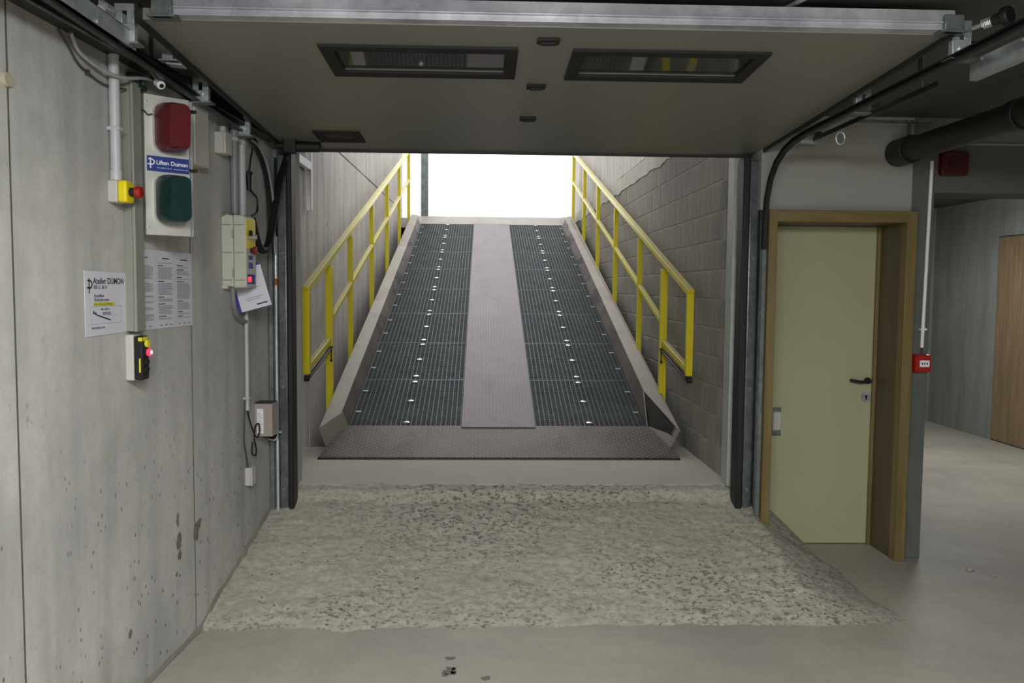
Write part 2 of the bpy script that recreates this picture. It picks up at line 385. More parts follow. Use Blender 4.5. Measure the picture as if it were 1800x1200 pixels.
# shaft
ws = struct('wall_shaft_left', MB().box(-1.7, -1.482, 5.32, 15.0, -.1, 4.35), M['seam'])
ys = [5.32, 6.72, 6.98, 8.07, 9.12, 10.4, 11.65, 12.9, 15.0]
for z0, z1 in ((-.1, 3.0), (3.012, 4.35)):
    for a, b in zip(ys, ys[1:]):
        q = make('concrete_panel', MB().box(-1.482, -1.47 + random.uniform(-.003, .003), a+.003, b-.003, z0, z1), M['shaftl'], bevel=.003); q.parent = ws
wb = struct('wall_shaft_right', MB().box(1.6035, 1.9, 5.3, 15.0, -.1, 2.79), M['mortar'])
mb = MB(); n = 90; rows = []
for i in range(n+1):
    y = 5.32 + 9.6*i/n; lo = 2.77 + .035*noise.noise((y*3.1, 0, 0)) + .02*noise.noise((y*11, 3, 0)); hi = 2.95 + .01*noise.noise((y*4, 5, 0))
    d = 1.592 + .004*noise.noise((y*7, 1, 0)); rows.append([(1.62, y, lo), (d, y, lo+.015), (d, y, hi), (1.62, y, hi)])
mb.loft(rows); q = make('mortar_band', mb, M['render']); q.parent = wb; q['label'] = 'pale smeared mortar band'
for a, b, z0, z1 in ((5.32, 8.0, 2.97, 3.9), (8.02, 10.1, 2.97, 3.9), (10.13, 12.6, 2.955, 4.2), (12.62, 14.95, 2.955, 4.2), (5.32, 10.1, 3.91, 4.35), (10.12, 14.95, 4.21, 4.35)):
    q = make('concrete_panel', MB().box(1.612, 1.85, a, b, z0, z1), M['shaftl'], bevel=.004); q.parent = wb
variants = []
for k in range(5):
    mb = MB(); e = lambda s=.004: random.uniform(-s, s)
    mb.hexa([(0, .005+e(), .005+e()), (0, .395+e(), .005+e()), (.02, .395, .005), (.02, .005, .005), (e(.003), .005+e(), .195+e()), (e(.003), .395+e(), .195+e()), (.02, .395, .195), (.02, .005, .195)])
    q = make('concrete_block', mb, M['block'], bevel=.004); variants.append(q)
DK = lambda y: .40+.2876*(y-5.98)
first = True; usedv = set()
for r in range(13):
    z = .19 + .2*r
    for c in range(24):
        y = 5.33 + .4*c - (.2 if r % 2 else 0)
        if y < 5.3 or y+.4 > 14.9 or z+.2 < DK(y)-.02 or (z < .35 and y < 6.4): continue
        v = random.randrange(5)
        if v in usedv: q = variants[v].copy(); COL.objects.link(q)
        else: q = variants[v]; usedv.add(v)
        q.location = (1.60, y, z); q.parent = wb
for k in range(5):
    if k not in usedv: bpy.data.objects.remove(variants[k])
struct('ceiling_shaft', MB().box(-1.7, 1.9, 5.4, 7.6, 3.5, 3.7), M['shaftl'])
# street end of the shaft
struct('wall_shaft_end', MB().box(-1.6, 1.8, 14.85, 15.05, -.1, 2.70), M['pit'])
struct('trim_3', MB().box(-1.47, 1.62, 14.62, 18, 2.69, 2.862), M['sill'])
struct('trim_4', MB().box(-1.75, -1.215, 16.0, 16.3, 2.862, 4.9).box(1.64, 1.95, 16.0, 16.3, 2.862, 4.9), M['white_pier'])
struct('trim_5', MB().box(-1.115, -.99, 14.68, 14.8, 2.862, 4.6), M['galvd'], bevel=.01)
struct('trim_6', MB().box(1.56, 1.612, 5.16, 5.29, .40, 2.56).box(1.612, 1.66, 5.19, 5.29, .39, 2.56), plain('grey_painted_jamb', '#a4aba6', .5, .2), bevel=.004)

# ------------------------------------------------------------------ the steel ramp
R = T('loading_ramp', 'steel vehicle ramp with two grated wheel tracks rising to daylight', 'ramp', (.123, 5.98, .402))
SL = .2876; NV = Vector((0, -SL, 1)).normalized(); TV = Vector((0, 1, SL)).normalized()
def dk(x_, y, h=0.): return Vector((x_, y, .405+SL*(y-5.98))) + NV*h
def dslab(x0, x1, y0, y1, h0, h1, xb0=None, xb1=None):
    xb0 = x0 if xb0 is None else xb0; xb1 = x1 if xb1 is None else xb1
    return MB().hexa([dk(x0, y0, h0), dk(x1, y0, h0), dk(xb1, y1, h0), dk(xb0, y1, h0), dk(x0, y0, h1), dk(x1, y0, h1), dk(xb1, y1, h1), dk(xb0, y1, h1)])
R.part('lip_plate', dslab(-1.2, 1.455, 5.975, 6.49, 0, .014, -1.07, 1.32), M['lip'], bevel=.003, label='worn chequer plate lip')
R.part('lip_edge', dslab(-1.2, 1.455, 5.955, 5.985, -.004, .008), M['rubber'])
YB, YT = 6.485, 13.98; PL = (YT-YB)/8
R.part('centre_plate', dslab(-.172, .414, 6.45, YT, .012, .022), M['chequer'], bevel=.002, label='dusty chequer plate strip between the wheel tracks')
R.part('top_flap', dslab(-1.2, 1.44, YT, 14.6, -.02, .008), M['kerb'], label='pale dusty flap at the street end')
R.part('side_beam', dslab(-1.09, -1.05, 6.5, 14.4, -.2, -.002), M['darksteel'])
R.part('side_beam', dslab(1.30, 1.34, 6.5, 14.4, -.2, -.002), M['darksteel'])
mb = MB()
for i in range(17): mb.v += dslab(-1.05, 1.30, YB+i*PL/2-.02, YB+i*PL/2+.02, -.16, -.036).v; mb.f += [tuple(q+8*i for q in f) for f in MB().box(0, 1, 0, 1, 0, 1).f]
R.part('cross_beams', mb, M['darksteel'], kind='stuff')
GW = .875; LEN = PL*math.hypot(1, SL)
Rm = Matrix((Vector((1, 0, 0)), TV, NV)).transposed().to_4x4()
def gmesh():
    b = MB(); c = MB(); nb = 23
    for i in range(nb):
        x_ = i*(GW-.005)/(nb-1); b.box(x_, x_+.0036, .004, LEN-.004, -.032, .008)
    for y in (.004, LEN-.012): b.box(0, GW, y, y+.006, -.032, .006)
    k = 50
    for i in range(k):
        y = .012 + (LEN-.03)*i/(k-1); c.box(.004, GW-.004, y, y+.005, -.010, .004)
    return b, c
gb, gc = gmesh()
g0 = make('grating_panel', gb, M['grate'], smooth=False); c0 = make('cross_bars', gc, M['grated'], smooth=False); c0['kind'] = 'stuff'
mb = MB().loft([rring((0, 0, z), (1, 0, 0), (0, 1, 0), w_, h_, .012) for z, w_, h_ in ((0, .05, .032), (.006, .05, .032), (.009, .04, .022))]); k0 = make('fixing_clamp', mb, M['chrome'])
mb = MB().box(-.022, .022, -.012, .012, 0, .004); e0 = make('edge_clip', mb, M['galv'])
fresh = {}
def inst(o):
    if o.name not in fresh: fresh[o.name] = 1; return o
    q = o.copy(); COL.objects.link(q); return q
Rinv = Matrix.Translation((-.123, -5.98, -.402))
for s in range(8):
    for side in (0, 1):
        x0 = -1.05 if side == 0 else .418
        o = inst(g0); o.parent = R.o
        o.matrix_local = Rinv @ Matrix.Translation(dk(x0, YB+s*PL)) @ Rm
        c = inst(c0); c.parent = o
        for t in (.07, .5, .93):
            k = inst(k0); k.parent = o; k.location = (GW*.5 + (0.0 if side == 0 else .0), LEN*t, .008)
        for t in (.28, .72):
            k = inst(e0); k.parent = o; k.location = (.03 if side == 0 else GW-.03, LEN*t, .008)
# kerbs: leaning upstands with a slanted cut end
def kerb(sgn, mats):
    xi, xo = (-1.062, -1.175) if sgn < 0 else (1.308, 1.425)
    ln = .045*sgn; hi = .135
    def sec(yi, yo, h):
        return [dk(xi, yi, .0), dk(xo, yo, -.02), dk(xo+ln, yo, h+.02), dk(xi+ln, yi, h)]
    if sgn < 0:
        s = [sec(6.46, 6.16, hi), sec(14.0, 14.0, hi), sec(14.5, 14.5, .03)]
        b = MB().loft(s)
        b.f = [f for f in b.f]
        top = R.part('kerb', b, M['kerb'], bevel=.004)
    else:
        # hollow folded plate, its end open and torn
        inner = [dk(xi, 6.47, 0), dk(xi+ln*.3, 6.62, .05), dk(xi+ln, 6.93, hi), dk(xi+ln, 14.0, hi), dk(xi+ln*.3, 14.5, .03), dk(xi, 14.5, 0)]
        th = Vector((.006, 0, 0)); b = MB().prism(inner, th)
        b.prism([dk(xi+ln, 6.9, hi), dk(xo+ln+.005, 6.13, hi+.02), dk(xo+ln, 14.0, hi+.02), dk(xo+ln, 14.5, .05), dk(xi+ln, 14.5, .03), dk(xi+ln, 14.0, hi)], -NV*.006)
        b.prism([dk(xo, 6.2, -.02), dk(xo+ln*1.1, 6.13, hi+.02), dk(xo+ln, 14.0, hi+.02), dk(xo+ln, 14.5, .05), dk(xo, 14.5, -.02)], (.006, 0, 0))
        b.prism([dk(xi+.005, 6.49, .002), dk(xo, 6.17, -.01), dk(xo+ln*.75, 6.155, .07), dk(xi+.07, 6.45, .045)], (0, .006, 0))
        top = R.part('kerb', b, M['kerb'], bevel=0, label='kerb with torn open end')
        R.part('kerb_cavity_shade', MB().prism([dk(xi+.012, 6.5, .004), dk(xi+ln-.002, 6.93, hi-.01), dk(xo+ln-.01, 6.24, hi), dk(xo-.01, 6.26, .0)], (0, .006, 0)), M['darksteel'], top)  # dark sheet stands in for the deep shadow inside the open end
    # scuffed inner face
    b = MB().prism([dk(xi-sgn*.0015, 6.5, .004), dk(xi+ln-sgn*.0015, 6.52 if sgn < 0 else 6.95, hi-.004), dk(xi+ln-sgn*.0015, 13.9, hi-.004), dk(xi-sgn*.0015, 13.9, .004)], (-sgn*.002, 0, 0))
    R.part('scuff_plate', b, M['kerbin'], top, label='tyre-scuffed inner face')
kerb(-1, None); kerb(1, None)
# yellow railings
PY = [5.92, 6.80, 7.87, 9.36, 10.85, 12.38, 13.92]
def rail(X, sgn):
    H = 1.205; w_, d_ = .05, .042
    f = lambda y, h: Vector((X, y, .405+SL*(y-5.98)+h))
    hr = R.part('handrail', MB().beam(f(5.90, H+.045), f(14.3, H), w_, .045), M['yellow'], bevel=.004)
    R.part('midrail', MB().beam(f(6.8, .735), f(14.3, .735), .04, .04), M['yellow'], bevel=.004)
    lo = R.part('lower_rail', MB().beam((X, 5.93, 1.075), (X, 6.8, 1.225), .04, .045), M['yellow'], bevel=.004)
    b = MB().beam((X+.02*-sgn, 5.90, 1.01), (X+.02*-sgn, 6.8, 1.165), .022, .018); sb = R.part('safety_strip', b, M['darksteel'], lo, bevel=.004, label='dark safety strip')
    R.part('strip_end', MB().cyl((X-.014, 5.905, 1.0), (X+.02, 5.905, 1.0), .022), M['rubber'], lo)
    R.part('stop_pin', MB().tube([(X-sgn*.03, 6.72, 1.17), (X-sgn*.03, 6.7, 1.06)], .005, 6).loft([rring((X-sgn*.03, 6.7, 1.06+dz), (1, 0, 0), (0, 1, 0), .02*q, .02*q, .009) for dz, q in ((-.012, .6), (0, 1.1), (.012, .6))]), M['rubber'], lo)
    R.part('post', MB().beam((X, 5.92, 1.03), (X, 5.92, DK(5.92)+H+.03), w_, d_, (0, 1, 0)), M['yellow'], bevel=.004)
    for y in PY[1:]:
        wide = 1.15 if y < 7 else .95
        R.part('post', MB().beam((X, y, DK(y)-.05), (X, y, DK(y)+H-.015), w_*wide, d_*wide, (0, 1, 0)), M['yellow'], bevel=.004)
rail(-1.262, -1); rail(1.490, 1)

# ------------------------------------------------------------------ overhead sectional door
D = T('sectional_door', 'raised overhead garage door with two dark windows and bright metal edge', 'garage door', (.24, 4.0, 2.56))
PZ = lambda y: 2.585-(y-3)*.0444
def pslab(x0, x1, y0, y1, a, b):
    return MB().hexa([(x0, y0, PZ(y0)+a), (x1, y0, PZ(y0)+a), (x1, y1, PZ(y1)+a), (x0, y1, PZ(y1)+a), (x0, y0, PZ(y0)+b), (x1, y0, PZ(y0)+b), (x1, y1, PZ(y1)+b), (x0, y1, PZ(y1)+b)])
def cat(*ms):
    r = MB()
    for m in ms: r.add(m.v, m.f)
    return r
# panel skin with two window holes
xs = [-1.2, -.59, .085, .375, 1.06, 1.665]; yy = [3.0, 3.26, 3.53, 5.13]; skin = MB()
for i in range(5):
    for j in range(3):
        if j == 1 and i in (1, 3): continue
        skin = cat(skin, pslab(xs[i], xs[i+1], yy[j], yy[j+1], 0, .04))
D.part('door_panel', skin, M['panel'], smooth=False)
for x0, x1 in ((-.638, .126), (.338, 1.108)):
    fr = cat(pslab(x0, x1, 3.215, 3.27, -.012, .03), pslab(x0, x1, 3.535, 3.596, -.012, .03), pslab(x0, x0+.052, 3.27, 3.535, -.012, .03), pslab(x1-.05, x1, 3.27, 3.535, -.012, .03))
    w_ = D.part('window_frame', fr, M['black'], bevel=.003)
    D.part('pane', pslab(x0+.05, x1-.05, 3.265, 3.54, .004, .012), M['pane'], w_)
for y, x0 in ((3.128, .234), (3.715, .225), (4.29, .220)):
    D.part('hinge', cat(pslab(x0-.042, x0+.042, y-.026, y+.026, -.012, 0), pslab(x0-.03, x0+.03, y-.012, y+.012, -.02, -.01)), M['black'], bevel=.004)
hp = D.part('handle_plate', cat(pslab(-.952, -.695, 4.645, 4.675, -.01, 0), pslab(-.952, -.695, 4.87, 4.90, -.01, 0), pslab(-.952, -.91, 4.675, 4.87, -.01, 0), pslab(-.74, -.695, 4.675, 4.87, -.01, 0)), M['black'], bevel=.002)
D.part('grip_recess', pslab(-.91, -.74, 4.675, 4.87, -.003, -.001), M['rubber'], hp)
al = MB()
P0 = [(2.95, 2.588), (2.95, 2.592), (2.962, 2.594), (2.962, 2.612), (2.952, 2.614), (2.952, 2.618), (2.962, 2.62), (2.972, 2.664), (3.0, 2.664), (3.0, 2.588)]
al.prism([(-1.12, y, z) for y, z in P0], (2.80, 0, 0))
D.part('edge_profile', al, M['alu'], label='bright scuffed aluminium edge profile')
D.part('bottom_seal', pslab(-1.2, 1.665, 5.13, 5.16, -.012, .04), M['rubber'])
for x0, x1 in ((-1.212, -1.2), (1.665, 1.677)):
    D.part('end_cap', pslab(x0, x1, 2.96, 5.13, -.02, .045), M['darksteel'])
# roller brackets at the section joints
for X in (-1.262, 1.725):
    sg = -1 if X < 0 else 1
    for y, h in ((3.0, .115), (3.77, .085), (4.42, .085)):
        z = PZ(y); b = MB()
        z0, z1 = z-.084, z-.062+h; m0, m1 = z0+(z1-z0)*.5, z0+(z1-z0)*.82
        b.box(X-.032, X+.032, y-.004, y, z0, m0).box(X-.032, X+.032, y-.004, y, m1, z1).box(X-.032, X-.008, y-.004, y, m0, m1).box(X+.008, X+.032, y-.004, y, m0, m1)
        b.box(X-.035, X-.032, y-.004, y+.022, z0, z1).box(X+.032, X+.035, y-.004, y+.022, z0, z1)
        br = D.part('roller_bracket', b, M['galv'], bevel=.002)
        D.part('shelf_plate', MB().box(X-.055, X+.055, y-.03, y+.03, z-.09, z-.084), M['galvd'], br)
        D.part('bolt', MB().cyl((X, y-.012, z-.045), (X, y+.002, z-.045), .012, n=10), M['chrome'], br)
        D.part('roller', MB().cyl((X+sg*.02, y+.03, z-.03), (X+sg*.085, y+.03, z-.03), .02), M['black'], br)
for X in (-1.115, 1.665):
    D.part('corner_bracket', MB().box(X-.035, X+.035, 2.94, 2.96, 2.578, 2.64).box(X-.05, X+.05, 2.93, 3.0, 2.578, 2.584), M['galvd'], bevel=.003)
sp = D.part('roller_carrier', MB().box(-1.165, -1.09, 4.86, 4.93, 2.425, 2.515).cyl((-1.22, 4.9, 2.47), (-1.12, 4.9, 2.47), .02), M['darksteel'], bevel=.008)
D.part('damper', MB().cyl((-1.10, 4.9, 2.465), (-.955, 4.9, 2.465), .032, .03), M['rubber'], sp, bevel=.006)

# tracks and guides
def trk(X, sg, lab, glab):
    t = T('door_track', lab, 'door track', (X, 4.0, 2.5), 'horizontal and curved door tracks')
    path = [(1.2, 2.505), (4.4, 2.478), (4.56, 2.468), (4.70, 2.44), (4.82, 2.39), (4.91, 2.31), (4.965, 2.20), (4.99, 2.05), (5.0, 1.9)]
    XT = 1.668 if sg > 0 else -1.262
    sec = [(-.028, -.016), (.028, -.016), (.028, .016), (.016, .022), (.016, .008), (.02, .008), (.02, -.010), (-.02, -.010), (-.02, .008), (-.016, .008), (-.016, .022), (-.028, .016)]
    def sweep(pts):
        rings = []
        for i, (y, z) in enumerate(pts):
            y0, z0 = pts[max(0, i-1)]; y1, z1 = pts[min(len(pts)-1, i+1)]; d = Vector((0, y1-y0, z1-z0)).normalized(); nrm = Vector((0, -d.z, d.y))
            # web faces the wall side
            rings.append([Vector((XT, y-(.07 if sg > 0 else 0), z)) + Vector((sg*(.016-b)*.7, 0, 0)) + nrm*a*.6 for a, b in sec])
        return MB().loft(rings)
    t.part('horizontal_track', sweep(path[:2]), M['darksteel'])  # shadow on the overhead tracks is put into their dark colour
    t.part('curved_track', sweep(path[1:]), M['darksteel'])
    if sg < 0: ang = MB().box(-1.249, -1.245, 1.3, 3.05, 2.49, 2.55).box(-1.27, -1.245, 1.3, 3.05, 2.546, 2.55)
    else: ang = MB().box(1.79, 1.794, 1.3, 3.05, 2.44, 2.508).box(1.79, 1.82, 1.3, 3.05, 2.436, 2.441)
    t.part('ceiling_angle', ang, M['galv'], bevel=.001)
    for y in (2.5, 2.75, 2.98):
        xx = -1.243 if sg < 0 else 1.787
        t.part('bolt', MB().cyl((xx-.003, y, 2.50), (xx+.003, y, 2.50), .007, n=8), M['chrome'])
    if sg > 0:
        t.part('perforated_strip', MB().box(X+.018, X+.022, 3.2, 4.5, 2.452, 2.474), M['darksteel'])
        t.part('hook_ring', MB().tube([(X+.01+.022*math.cos(a), 4.05, 2.405+.03*math.sin(a)) for a in [2*math.pi*k/14 for k in range(15)]], .004, 6), M['galv'])
    for y in (2.1, 3.4):
        t.part('hanger', MB().box(X+sg*.062, X+sg*.067, y, y+.04, 2.48, 2.70), M['galvd'])
    b = T('door_buffer', 'black sprung buffer tube with chrome rod above ' + ('the side wall cables' if sg < 0 else 'the dark floor drain pipe'), 'buffer', (X+sg*.03, 2.9, 2.63), 'door end buffers')
    p0, p1 = Vector((X+sg*.012, 2.97, 2.602)), Vector((X+sg*.068, 2.86, 2.612)); d = p1-p0
    b.part('rod', MB().cyl(p0, p0+d*.6, .008), M['chrome']); b.part('sleeve', MB().cyl(p0+d*.62, p1, .021), M['darksteel'])
    sp_ = [];
    for i in range(64):
        a = i*.9; c = p0 + d*(.3+.4*i/63); e1 = d.cross(Vector((0, 0, 1))).normalized(); e2 = e1.cross(d).normalized(); sp_.append(c + (e1*math.cos(a)+e2*math.sin(a))*.016)
    b.part('spring', MB().tube(sp_, .002, 5), M['chrome']); b.part('end_cap', MB().cyl(p1-d*.12, p1+d*.1, .034, .032), M['rubber'], bevel=.006)
    g = T('door_guide', glab, 'door guide', (X, 5.0, .30), 'upright guides of the garage door')
    zb = .30
    xi = X - sg*.10 if sg < 0 else 1.60
    # folded galvanised upright
    xa, xb_ = (-1.24, -1.175) if sg < 0 else (1.605, 1.672)
    ca, cb = (-1.284, -1.248) if sg < 0 else (1.678, 1.735)
    g.part('upright', MB().box(xa, xb_, 5.0, 5.10, zb-.03, 2.44), M['guide'], bevel=.012)
    g.part('rubber_seal', MB().box(-1.176 if sg < 0 else 1.565, -1.147 if sg < 0 else 1.606, 4.985, 5.10, zb-.01, 2.46), M['rubber'], bevel=.006)
    g.part('side_angle', MB().box(ca, cb, 5.05, 5.055, zb-.04, 2.42).box(cb-.004 if sg < 0 else ca, cb if sg < 0 else ca+.004, 4.985, 5.055, zb-.04, 2.42), M['galvd'], bevel=.001)
    g.part('vertical_track', sweep([(5.0, 1.9), (5.0, zb-.02)]), M['galvd'])
    g.part('guide_tube', MB().cyl((-1.238 if sg < 0 else 1.69, 4.97, zb-.035), (-1.238 if sg < 0 else 1.69, 4.97, 1.95 if sg < 0 else 1.8), .010), M['chrome' if sg < 0 else 'galv'])
    for z in (.42, 1.05, 1.85):
        xx = (xa+xb_)/2; g.part('bolt', MB().cyl((xx, 4.99, z), (xx, 5.003, z), .012, n=8), M['galvd'])
    g.part('rusty_tape', MB().cyl((-1.238 if sg < 0 else 1.69, 4.97, 1.66), (-1.238 if sg < 0 else 1.69, 4.97, 1.70), .0125), M['copper'])
trk(-1.275, -1, 'grey door track beside the concrete wall with cables', 'upright door guide beside the concrete side wall')
trk(1.735, 1, 'grey door track running above the cream door', 'upright door guide beside the cream door frame')
L = T('latch_block', 'black latch with steel hook low on the door guide', 'latch', (-1.26, 4.96, .78))
L.part('body', MB().loft([rring((-1.255, 4.94, z), (1, 0, 0), (0, 1, 0), .05, .05, .015) for z in (.745, .80)]), M['black'], bevel=.004)
L.part('hook', MB().tube(spline([(-1.30, 4.9, .765), (-1.27, 4.9, .748), (-1.24, 4.91, .74), (-1.225, 4.92, .765), (-1.235, 4.925, .79)]), .008, 8), M['galvd'])
L.part('pin', MB().cyl((-1.20, 4.93, .785), (-1.28, 4.93, .785), .008), M['galv'])

# ------------------------------------------------------------------ things on the concrete side wall (wall frame: out, along, up)
U, V = (0, 1, 0), (0, 0, 1)
t = T('conduit', 'thick pale grey conduit pipe running up from the yellow emergency stop', 'conduit', (.025, -1.83, 2.05), wall=True)
t.part('pipe', MB().cyl((.025, -1.83, 2.05), (.025, -1.83, 2.52), .019), M['greypvc'])
t.part('coupling', MB().cyl((.025, -1.83, 2.046), (.025, -1.83, 2.082), .0225), M['greypvc'])
t.part('clip', MB().box(0, .048, -1.848, -1.81, 2.23, 2.245), M['greypvc'], bevel=.003)
t = T('emergency_stop', 'yellow box with red emergency stop button below the pale conduit', 'switch', (0, -1.82, 2.0), wall=True)
t.part('back_box', MB().box(0, .037, -1.85, -1.785, 1.965, 2.046), M['lgrey'], bevel=.004)
t.part('cover', MB().box(.037, .072, -1.85, -1.785, 1.965, 2.046), M['yellow2'], bevel=.008)
t.part('stem', MB().cyl((.072, -1.817, 2.005), (.09, -1.817, 2.005), .0165), M['black'])
t.part('button', MB().cyl((.088, -1.817, 2.005), (.098, -1.817, 2.005), .016, .024).cyl((.098, -1.817, 2.005), (.116, -1.817, 2.005), .024, .02), M['red'], bevel=.003)
t = T('cable_duct', 'grey-green upright cable duct between the two notices', 'cable duct', (0, -1.70, 1.475), wall=True)
t.part('duct_body', MB().box(0, .032, -1.732, -1.662, 1.475, 2.44), M['duct'], bevel=.002)
t.part('duct_lid', MB().box(.032, .046, -1.733, -1.661, 1.473, 2.44), M['duct'], bevel=.004)
# warning light plate, turned out from the wall
A45 = Vector((.7071, .7071, 0)); NP = Vector((.7071, -.7071, 0)); PO = Vector((.05, -1.652, 1.857)); Zv = Vector((0, 0, 1)); PW, PH = .18, .553
t = T('signal_light_panel', 'aluminium plate with a red and a green signal light', 'signal light', (.05, -1.60, 1.857), wall=True)
def pp(a, z, n=0.): return PO + A45*a + Zv*z + NP*n
def pbox(a0, a1, z0, z1, n0, n1): return MB().hexa([pp(a0, z0, n0), pp(a1, z0, n0), pp(a1, z0, n1), pp(a0, z0, n1), pp(a0, z1, n0), pp(a1, z1, n0), pp(a1, z1, n1), pp(a0, z1, n1)])
pl = t.part('plate', pbox(0, PW, 0, PH, -.003, 0), M['aluplate'], bevel=.001)
t.part('side_flange', cat(pbox(0, .003, 0, PH, -.055, 0)), M['aluplate'], bevel=.001)
t.part('side_flange', cat(pbox(PW-.003, PW, 0, PH, -.03, 0), pbox(PW, PW+.025, -.0, PH, -.032, -.029)), M['alu'], bevel=.001)
for z in (.03, PH-.03):
    t.part('screw', MB().cyl(pp(.01, z, 0), pp(.01, z, .004), .004, n=8), M['chrome'], pl)
def lamp(zc, mat, lab):
    h = t.part('lamp_housing', MB().loft([rring(pp(.092, zc, n), A45, Zv, .118, .192, .035) for n in (0, .022)]), M['lgrey'], label='light grey base of the ' + lab)
    rings = [(.022, .122, .196, .04), (.04, .122, .196, .04), (.085, .104, .184, .034), (.108, .088, .174, .026), (.114, .080, .166, .022)]
    t.part('lens', MB().loft([rring(pp(.094 + .004*(n > .03), zc, n), A45, Zv, w_, hh_, r) for n, w_, hh_, r in rings]), mat, h, label='dark %s lens' % lab)
    t.part('lens_screw', MB().cyl(pp(.08, zc-.093, .03), pp(.08, zc-.093, .042), .004, n=8), M['chrome'], h)
LD = 1
lamp(.425, M['lensr'], 'red light'); lamp(.142, M['lensg'], 'green light')
st = t.part('sticker', pbox(.008, PW-.004, .253, .313, 0, .0012), M['blue'])
t.part('lettering', text_mb('Liften Dumon', .0235, pp(.044, .281, .001), A45, Zv, bold=.0005, lift=.0008, sx=.96), M['white'], st)
t.part('small_print', cat(text_mb('Tel. 050/21 26 01', .0085, pp(.046, .265, .001), A45, Zv, lift=.0008), text_mb('www.dumon.com', .0085, pp(.112, .265, .001), A45, Zv, lift=.0008)), M['white'], st)
def logo(o, u, v, s, mat, par, th, lift=.0015):
    o = Vector(o); u = Vector(u); v = Vector(v); n = u.cross(v)*lift; b = MB()
    b.beam(o+n+v*(-.5*s), o+n+v*(.5*s), .11*s, .0004, n.normalized() if n.length else n)
    b.beam(o+n+u*(-.28*s)+v*(-.12*s), o+n+u*(.1*s)+v*(-.12*s), .11*s, .0004, n.normalized())
    arc = [o+n+u*(.02*s+.34*s*math.sin(a))+v*(.1*s+.25*s*math.cos(a)) for a in [math.pi*k/12 for k in range(13)]]
    for p, q in zip(arc, arc[1:]): b.beam(p, q, .11*s, .0004, n.normalized(), ext=.01*s)
    b.beam(o+n+u*(-.2*s)+v*(.35*s), o+n+u*(.04*s)+v*(.35*s), .1*s, .0004, n.normalized())
    th.part('logo', b, mat, par)
logo(pp(.022, .285, 0), A45, Zv, .042, M['white'], st, t, .0016)
t.part('lamp_cable', MB().tube(spline([pp(.03, .475, .006), pp(.012, .47, .012), pp(0, .485, .003), pp(-.004, .49, -.02)]), .003, 6), M['dcable'])
t.part('edge_cable', MB().tube(spline([pp(PW+.008, .51, -.015), pp(PW+.012, .40, -.015), pp(PW+.008, .33, -.01), pp(PW+.012, .22, -.012), pp(PW+.004, .14, -.012), pp(PW-.02, .1, .004)]), .0035, 6), M['cable'])
for z in (.51, .27): t.part('cable_tie', pbox(PW-.004, PW+.03, z-.005, z+.005, -.02, .004), M['black'])
t = T('junction_box', 'flat light grey box behind the signal light plate', 'junction box', (0, -1.10, 2.2), wall=True)
t.part('box', MB().box(0, .05, -1.185, -1.03, 2.205, 2.475), M['lgrey'], bevel=.006)
t.part('lid', MB().box(.05, .062, -1.186, -1.029, 2.204, 2.476), M['lgrey'], bevel=.005)
# notices
t = T('notice', 'white notice sheet with a yellow highlighted line and ramp drawing', 'notice', (.001, -1.88, 1.47), wall=True)
sh = t.part('sheet', MB().add([(.001, -2.026, 1.470), (.001, -1.725, 1.473), (.001, -1.725, 1.703), (.001, -2.026, 1.707), (.003, -2.026, 1.470), (.003, -1.725, 1.473), (.003, -1.725, 1.703), (.003, -2.026, 1.707)],
            [(0, 1, 2, 3), (7, 6, 5, 4), (0, 4, 5, 1), (1, 5, 6, 2), (2, 6, 7, 3), (3, 7, 4, 0)]), M['paper'])
OB = (.003, 0, 0)
t.part('heading', text_mb('Atelier DUMON', .0315, (.003, -1.970, 1.660), U, V, bold=.0007, lift=.0008, sx=1.02), M['ink'], sh)
t.part('phone_number', text_mb('050 21 26 01', .018, (.003, -1.968, 1.642), U, V, bold=.0004, lift=.0008), M['ink'], sh)
t.part('subheading', cat(text_mb('Autoliften', .017, (.003, -1.966, 1.611), U, V, bold=.0003, lift=.0008), text_mb('Parkingbruggen', .017, (.003, -1.966, 1.596), U, V, bold=.0003, lift=.0008)), M['ink'], sh)
t.part('highlight', quad(MB(), OB, U, V, -1.972, -1.818, 1.580, 1.5915, .0009), M['ylabel'], sh)
t.part('highlighted_line', text_mb('Loopt niet op de parkeerbrug', .0105, (.0032, -1.966, 1.5825), U, V, lift=.0012), M['ink'], sh)
dr = MB()
for a, b, c, d in ((-1.99, -1.772, 1.577, 1.578), (-1.99, -1.772, 1.513, 1.514), (-1.99, -1.989, 1.513, 1.578), (-1.773, -1.772, 1.513, 1.578), (-1.86, -1.8, 1.543, 1.5438), (-1.83, -1.829, 1.52, 1.572), (-1.91, -1.85, 1.545, 1.556)):
    quad(dr, OB, U, V, a, b, c, d, .0008)
t.part('drawing_frame', dr, M['greyink'], sh)
dr = MB().beam((.0038, -1.945, 1.545), (.0038, -1.852, 1.525), .005, .0004, (1, 0, 0)).beam((.0038, -1.972, 1.556), (.0038, -1.94, 1.543), .0035, .0004, (1, 0, 0)); quad(dr, OB, U, V, -1.975, -1.967, 1.55, 1.562, .0008); quad(dr, OB, U, V, -1.96, -1.953, 1.546, 1.557, .0008)
t.part('ramp_drawing', dr, M['ink'], sh)
t.part('caption', cat(text_mb('Max. 2000 kg', .0115, (.003, -1.92, 1.563), U, V, bold=.0002, lift=.0008), text_mb('www.dumon.com', .013, (.003, -1.988, 1.496), U, V, bold=.0003, lift=.0008)), M['ink'], sh)
logo((.003, -1.998, 1.652), U, V, .055, M['ink'], sh, t, .001)
t = T('instruction_sheet', 'white three-column instruction sheet behind the cable duct', 'notice', (.001, -1.38, 1.47), wall=True)
